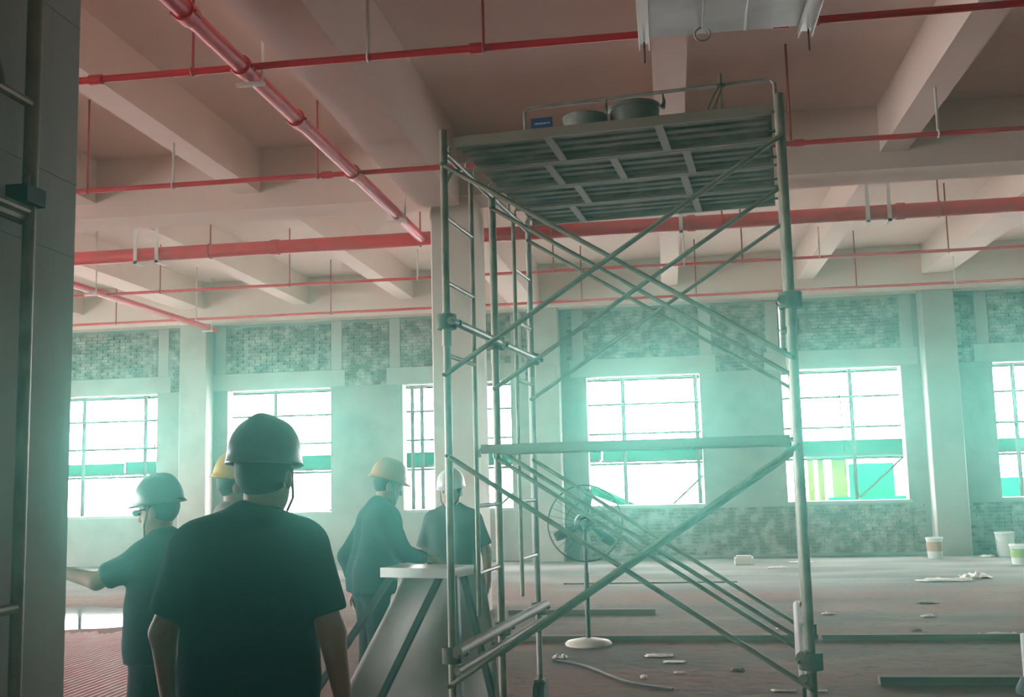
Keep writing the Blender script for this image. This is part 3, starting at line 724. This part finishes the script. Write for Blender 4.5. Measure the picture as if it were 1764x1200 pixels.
# grey dust sheet hung from the trestle down to the floor behind the legs
nx_, ny_ = 26, 22; vs = []; fs = []
for i in range(nx_):
    for j in range(ny_):
        u, v = i/(nx_-1), j/(ny_-1)
        xx = (-1.62 - 0.50*v) + u*(0.50 + 0.62*v); zz = 0.985*(1-v)**1.0 + 0.012
        yy = 6.44 + 0.05*math.sin(u*9) * v + 0.03*math.sin(u*5 + v*7) + 0.35*v*v*0.0 - 0.10*v
        vs.append((xx, yy, zz + 0.0*u))
for i in range(nx_-1):
    for j in range(ny_-1): fs.append((i*ny_+j, (i+1)*ny_+j, (i+1)*ny_+j+1, i*ny_+j+1))
so = tag(obj('dust_sheet', None, 'sheet', vs=vs, fs=fs, ang=180), 'grey dust sheet hanging below the trestle top', 'sheet')
so.modifiers.new('thickness', 'SOLIDIFY').thickness = 0.006

# ================================================================== PEDESTAL FAN
fx, fy = -0.81, 10.21
t = thing('pedestal_fan', 'black pedestal fan on a round pale base', 'fan', (fx, fy, 0))
obj('base', MB().lathe((fx, fy, 0), [(0, 0), (0.215, 0), (0.22, 0.015), (0.20, 0.035), (0.10, 0.055), (0.04, 0.065), (0, 0.066)], 36), 'fanbase', t)
obj('pole', MB().tube((fx, fy, 0.06), (fx, fy, 0.66), 0.024, 12).tube((fx, fy, 0.64), (fx, fy, 1.08), 0.018, 12), 'fanblack', t)
hz = 1.12; fn = unit((0.25, -1, 0)); fc = A3(fx, fy, hz)
obj('motor', MB().path([fc - fn*0.14, fc - fn*0.12, fc - fn*0.03, fc + fn*0.0], [0.05, 0.085, 0.085, 0.055], 20), 'fanblack', t)
gd = obj('cage', MB().ring(fc + fn*0.04, fn, 0.355, 0.007, 48, 6).ring(fc + fn*0.11, fn, 0.20, 0.0035, 36, 5).ring(fc + fn*0.125, fn, 0.07, 0.004, 24, 5), 'fanblack', t)
fa = unit(np.cross(fn, A3(0, 0, 1))); fb = np.cross(fn, fa)
for i in range(28):
    q = 2*math.pi*i/28; e = fa*math.cos(q) + fb*math.sin(q)
    obj('cage_wire', MB().path([fc + fn*0.125 + e*0.07, fc + fn*0.11 + e*0.2, fc + fn*0.085 + e*0.3, fc + fn*0.04 + e*0.355], 0.002, 4), 'fanblack', gd)
for i in range(3):
    q = 2*math.pi*i/3 + 0.4; vs = []; fs = []
    for a in range(7):
        rr = 0.05 + 0.27*a/6; wd = 0.05 + 0.08*math.sin(math.pi*(a+0.5)/7)
        for s in (-1, 0, 1):
            e = fa*math.cos(q + s*wd*1.6) + fb*math.sin(q + s*wd*1.6); vs.append(fc + e*rr + fn*(0.055 + 0.022*s))
    for a in range(6):
        for b in range(2): fs.append((a*3+b, a*3+b+1, a*3+b+4, a*3+b+3))
    bo = obj('blade', None, 'fanblack', t, vs=vs, fs=fs); bo.modifiers.new('thickness', 'SOLIDIFY').thickness = 0.003
obj('hub', MB().path([fc, fc + fn*0.09, fc + fn*0.12], [0.045, 0.045, 0.02], 16), 'fanblack', t)

# ================================================================== FLOOR CLUTTER
def batten(x0, x1, y, wd, h, label, m='wood', yaw=0.0):
    a = A3(math.cos(yaw), math.sin(yaw), 0); b = A3(-math.sin(yaw), math.cos(yaw), 0)
    return tag(obj('timber_batten', MB().obox(((x0+x1)/2, y, h/2 + 0.001), a, b, A3(0,0,1), (x1-x0)/2, wd/2, h/2), m, smooth=False), label, 'batten', 'timber battens on the floor')
batten(-1.75, 1.30, 10.45, 0.06, 0.05, 'long timber batten on the floor behind the fan base')
batten(1.33, 5.2, 10.43, 0.06, 0.052, 'long timber batten on the floor right of the scaffold')
batten(-1.9, -0.22, 12.45, 0.08, 0.055, 'short reddish timber batten on the floor behind the fan pole', 'wood')
batten(1.45, 3.9, 8.32, 0.10, 0.06, 'nearest timber batten at the lower picture edge')
batten(-1.6, 0.9, 15.9, 0.03, 0.02, 'thin lath on the floor near the window wall')
def crumple(x, y, sx, sy, sz, m, label, cat='scrap', name='paper_scrap', seed=0, group='scraps littering the floor'):
    rr = np.random.default_rng(seed); n = 9; vs = []; fs = []
    for i in range(n):
        for j in range(n):
            u, v = i/(n-1)*2-1, j/(n-1)*2-1
            e = max(0, 1 - max(abs(u), abs(v))**2)
            vs.append((x + u*sx*(0.75 + 0.25*rr.random()), y + v*sy*(0.75 + 0.25*rr.random()), 0.004 + 0.6*sz*(0.25 + 0.75*e)*rr.random()**1.5))
    for i in range(n-1):
        for j in range(n-1): fs.append((i*n+j, (i+1)*n+j, (i+1)*n+j+1, i*n+j+1))
    o = tag(obj(name, None, m, vs=vs, fs=fs, ang=25), label, cat, group)
    sm = o.modifiers.new('thickness', 'SOLIDIFY'); sm.thickness = 0.003; sm.offset = 1
    return o
scr = [(-0.15, 9.56, .13, .07, .03, 'crumpled pale paper on the floor right of the fan base'), (-0.02, 9.25, .10, .05, .02, 'flat torn paper just below the crumpled paper by the fan'),
       (-0.26, 8.55, .03, .06, .04, 'small white scrap at the lower middle floor'), (0.02, 8.75, .05, .03, .03, 'round white scrap at the lower middle floor'),
       (0.47, 8.86, .06, .05, .03, 'dark speckled scrap midway below the crossed braces'), (2.64, 12.03, .08, .05, .05, 'pale scrap pair on the open floor at right'),
       (1.66, 12.3, .08, .05, .04, 'small white scrap just right of the scaffold post'), (1.04, 11.18, .06, .05, .03, 'small pale scrap left of the right scaffold post'),
       (2.13, 8.45, .12, .05, .05, 'crumpled white paper beside the nearest batten'), (1.69, 18.2, .17, .05, .05, 'white paper strip near the window wall'),
       (2.2, 19.3, .22, .06, .03, 'flat pale sheet lying close to the window wall'), (5.42, 19.9, .14, .08, .09, 'low white packet between wall column and white bucket'),
       (0.75, 8.05, .10, .03, .02, 'long pale sliver at the bottom of the picture'), (1.0, 8.05, .05, .03, .02, 'little pale chip beside the long sliver'),
       (-1.0, 9.45, .07, .05, .07, 'small dirty white lump left of the fan base'), (2.3, 11.0, .05, .04, .03, 'dark chip on the open floor at right'), (2.9, 13.2, .14, .05, .03, 'dark brown strip of rubbish on the open floor')]
for i, (x, y, sx, sy, sz, lb) in enumerate(scr):
    crumple(x, y, sx, sy, sz, 'wood' if 'dark' in lb else 'paper', lb, seed=i)
crumple(3.72, 15.8, .42, .16, .10, 'rag', 'crumpled white rag on the floor before the wall column', 'rag', 'cloth_rag', 40, None)
crumple(4.25, 16.2, .22, .16, .16, 'rag', 'bunched pale sack at the end of the white rag', 'sack', 'cloth_sack', 41, None)
crumple(2.95, 10.62, .26, .10, .09, 'rag', 'white plastic bag lying along the long batten', 'bag', 'plastic_bag', 42, None)
cab = [A3(-1.03 + 0.99*s, 9.30 - 1.3*s + 0.10*math.sin(7*s), 0.010) for s in np.linspace(0, 1.0, 24)]
tag(obj('power_cable', MB().path(cab, 0.009, 6), 'cable'), 'dark cable winding across the floor below the fan', 'cable')
tag(obj('concrete_block', MB().box(1.05, 1.36, 18.9, 19.1, 0.001, 0.12).box(1.08, 1.33, 18.95, 19.05, 0.12, 0.15), 'block', smooth=False), 'pale concrete block on the floor below the window with the fan', 'block')
tag(obj('timber_offcut', MB().obox((-1.42, 7.55, 0.03), unit((1, -0.1, 0)), unit((0.1, 1, 0)), A3(0,0,1), 0.17, 0.05, 0.029), 'wood', smooth=False), 'short dark timber offcut on the floor between scaffold posts', 'offcut')
def bucket(x, y, r, h, label, bands, handle=True):
    t = thing('bucket', label, 'bucket', (x, y, 0), 'buckets by the window wall')
    obj('shell', MB().lathe((x, y, 0), [(0, 0), (r*0.84, 0), (r*0.86, 0.01), (r*0.98, h*0.9), (r*1.05, h*0.92), (r*1.05, h), (r*0.96, h), (r*0.80, 0.02), (0, 0.02)], 24), bands[0], t)
    if len(bands) > 1: obj('band', MB().lathe((x, y, 0), [(r*0.905, h*0.35), (r*0.925, h*0.36), (r*0.985, h*0.80), (r*0.965, h*0.81)], 24), bands[1], t)
    if handle: obj('handle', MB().path([(x + r*1.05*math.cos(q), y - 0.02 - 0.10*math.sin(q), h*0.88 - 0.12*math.sin(q)) for q in np.linspace(0, math.pi, 14)], 0.005, 6), 'rail', t)
bucket(4.52, 19.75, 0.14, 0.36, 'tan and white can standing left of the wall column foot', ['bucketw', 'buckett'], False)
bucket(5.76, 20.0, 0.16, 0.42, 'plain white bucket right of the wall column', ['bucketw'])
bucket(5.52, 18.35, 0.17, 0.31, 'white bucket with green band at the picture edge', ['bucketw', 'bucketg'])
t = thing('barrier_post', 'pale post on a black foot at the lower picture corner', 'post', (2.40, 8.0, 0))
obj('pole', MB().tube((2.40, 8.0, 0.10), (2.40, 8.0, 0.40), 0.045, 16), 'postw', t)
obj('foot', MB().lathe((2.40, 8.0, 0.0), [(0, 0), (0.10, 0), (0.10, 0.03), (0.06, 0.11), (0, 0.12)], 20), 'rubber', t)

# red pipes lying on the floor at left, a wet patch behind them
pm = MB().tube((0, -2.0, 0), (0, 2.0, 0), 0.030, 12)
pme = bpy.data.meshes.new('floor_pipe'); pme.from_pydata(pm.v, [], pm.f); pme.materials.append(M['redfloor'])
pme.polygons.foreach_set('use_smooth', [True]*len(pme.polygons)); pme.set_sharp_from_angle(angle=0.6)
npipe = 44
for i in range(npipe):
    o = link('floor_pipe', pme, (-6.35 + 0.0625*i + 0.0*i, 8.75 + random.uniform(-0.12, 0.12), 0.0315))
    o.rotation_euler = (0, 0, random.uniform(-0.0006, 0.0006))
    tag(o, 'dusty red pipe lying in the row of pipes on the floor at left', 'pipe', 'red pipes laid side by side on the floor')
pv = []
for j in range(40):
    q = 2*math.pi*j/40; rr = 1 + 0.14*math.sin(3*q + 1) + 0.08*math.sin(7*q)
    pv.append((-7.2 + 1.25*rr*math.cos(q), 12.3 + 1.25*rr*math.sin(q), 0.003))
wm = bpy.data.materials.new('standing_water'); wm.use_nodes = True; wb = wm.node_tree.nodes['Principled BSDF']
wb.inputs['Base Color'].default_value = (0.05, 0.055, 0.06, 1); wb.inputs['Roughness'].default_value = 0.04; wb.inputs['IOR'].default_value = 1.33
wn = wm.node_tree.nodes.new('ShaderNodeTexNoise'); wn.inputs['Scale'].default_value = 2.0
wbp = wm.node_tree.nodes.new('ShaderNodeBump'); wbp.inputs['Strength'].default_value = 0.05; wbp.inputs['Distance'].default_value = 0.02
wm.node_tree.links.new(wn.outputs['Fac'], wbp.inputs['Height']); wm.node_tree.links.new(wbp.outputs['Normal'], wb.inputs['Normal'])
wp = [(x_, y_, 0.0) for x_, y_, _ in pv]
tag(obj('water_puddle', MB().add(pv + [(a, b, -0.002) for a, b, c in pv], [tuple(range(40)), tuple(reversed(range(40, 80)))] + [(i, i+40, (i+1)%40+40, (i+1)%40) for i in range(40)]), wm), 'bright water puddle mirroring the window behind the red floor pipes', 'puddle')

# ================================================================== OUTSIDE
struct('outside_ground', MB().box(-60, 60, WY + 0.31, 120, -0.6, -0.15).box(-60, XL - 0.26, -40, WY + 0.31, -0.6, -0.15), 'outside', 'pale bright yard outside the windows', 'ground')
ey = 22.3
ex = thing('exterior_scaffold', 'outdoor tube scaffold with green netting crossing behind all the windows', 'scaffold', (0, ey, -0.15))
for x in (-12.9, -11.44, -9.9, -8.43, -6.9, -5.38, -5.17, -3.9, -2.4, -0.89, 0.61, 2.1, 3.69, 5.2, 6.81, 8.3, 9.8):
    obj('standard', MB().tube((x, ey, -0.15), (x, ey, 7.0), 0.042, 8), 'extube', ex)
for z in (2.42, 3.03, 4.6):
    obj('ledger', MB().tube((-16, ey - 0.05, z), (13, ey - 0.05, z), 0.024, 8), 'extube', ex)
for z, y in ((3.56, ey + 0.1), (3.62, ey + 0.9), (1.80, ey + 0.1)):
    obj('ledger', MB().tube((-16, y, z), (13, y, z), 0.026, 8), 'extube', ex)
for i in range(8):
    x0 = -16 + 3.65*i
    for k, (yy, zz) in enumerate(((ey + 0.25, 3.60), (ey + 0.52, 3.61), (ey + 0.25, 1.84), (ey + 0.52, 1.85))):
        obj('deck_board', MB().box(x0, x0 + 3.6, yy, yy + 0.24, zz + 0.01*(i % 2), zz + 0.05 + 0.01*(i % 2)), 'explank', ex)
    obj('safety_net', MB().box(x0, x0 + 3.62, ey + 0.84, ey + 0.85, 1.90, 2.13 + 0.03*(i % 3)), 'net', ex)
    obj('diagonal_tube', MB().tube((x0 + 0.6, ey + 0.08, 0.2), (x0 + 2.4, ey + 0.08, 1.8), 0.022, 8), 'extube', ex)
for x in (-11.2, 3.45): obj('rope', MB().path([(x, ey - 0.1, 3.5), (x + 0.02, ey - 0.1, 2.7), (x + 0.05, ey - 0.1, 1.9)], 0.012, 6), 'extube', ex)
# yard buildings
t = thing('green_hut', 'bright green netted site hut seen through the right window', 'hut', (7.3, 40.5, -0.15))
obj('hut_wall', MB().box(6.7, 7.95, 40, 42, -0.15, 1.8), 'greenwall', t)
obj('hut_base', MB().box(5.6, 9.4, 39.6, 39.9, -0.15, 0.62), 'greenwall', t)
obj('hut_canopy', MB().box(5.1, 10.5, 39.7, 41.5, 2.02, 2.62), 'greenwall', t)
for x in (5.15, 10.3): obj('hut_post', MB().box(x, x + 0.12, 39.75, 39.87, -0.15, 2.02), 'outside', t)
for i, (x0, x1) in enumerate(((5.0, 5.55), (5.85, 6.35), (8.55, 8.9))):
    tag(obj('yellow_panel', MB().box(x0, x1, 40.2, 40.4, -0.15, 2.0).box(x0 - 0.02, x1 + 0.02, 40.18, 40.42, 1.94, 2.01), 'yellow', smooth=False), 'yellow-green panel of the yard fence, ' + ['left of the green hut', 'next to the green hut', 'right of the green hut'][i], 'panel', 'yard fence panels')
tag(obj('green_hoarding', MB().box(9.6, 14.5, 38, 38.1, -0.15, 1.2).box(9.6, 9.7, 37.95, 38.15, -0.15, 2.2).box(12, 12.1, 37.95, 38.15, -0.15, 2.2), 'greenwall', smooth=False), 'green hoarding outside the window above the buckets', 'hoarding')
obj('net_roll', MB().path([(-2.3, 24.0, 1.45), (-1.6, 24, 1.22), (-1.1, 24, 1.0), (-0.6, 24, 0.80)], [0.14, 0.11, 0.09, 0.05], 10), 'net', ex)

# ================================================================== HAZE (added volumes imitating lens glare)
def haze(name, o, dens, col, g):
    m = bpy.data.materials.new(name); m.use_nodes = True; nt = m.node_tree
    for n in list(nt.nodes):
        if n.type == 'BSDF_PRINCIPLED': nt.nodes.remove(n)
    vsn = nt.nodes.new('ShaderNodeVolumeScatter'); vsn.inputs['Color'].default_value = (*col, 1)
    vsn.inputs['Density'].default_value = dens; vsn.inputs['Anisotropy'].default_value = g
    nt.links.new(vsn.outputs[0], nt.nodes['Material Output'].inputs['Volume'])
    o.data.materials.clear(); o.data.materials.append(m)
hz_ = obj('glare_haze', MB().box(XL + 0.02, XR - 0.02, YB + 0.02, WY + 0.2, 0.01, SLAB - 0.02), 'outside', smooth=False)
tag(hz_, 'teal haze volume filling the room, added to imitate lens glare', 'haze', kind='stuff')
haze('room_glare', hz_, 0.0012, (0.24, 0.86, 0.66), 0.93)  # thin green scatter added in place of lens glare across the room

def ellipsoid(c, r, n=32, m=16):
    b = MB(); vs = [(c[0], c[1], c[2] - r[2])]; fs = []
    for i in range(1, m):
        a = -math.pi/2 + math.pi*i/m
        for j in range(n):
            q = 2*math.pi*j/n; vs.append((c[0] + r[0]*math.cos(a)*math.cos(q), c[1] + r[1]*math.cos(a)*math.sin(q), c[2] + r[2]*math.sin(a)))
    vs.append((c[0], c[1], c[2] + r[2]))
    for j in range(n):
        fs.append((0, 1 + (j+1) % n, 1 + j)); fs.append((len(vs)-1, 1 + (m-2)*n + j, 1 + (m-2)*n + (j+1) % n))
    for i in range(m-2):
        for j in range(n): fs.append((1+i*n+j, 1+i*n+(j+1)%n, 1+(i+1)*n+(j+1)%n, 1+(i+1)*n+j))
    return b.add(vs, fs)
dc = obj('glare_cloud', ellipsoid((-0.3, 2.3, 1.68), (3.6, 2.9, 1.15)), 'outside')
tag(dc, 'denser teal haze cloud near the viewer, added to imitate lens glare', 'haze', kind='stuff')
haze('near_glare', dc, 0.036, (0.24, 0.86, 0.68), 0.925)  # added cloud that veils the front worker the way lens glare would
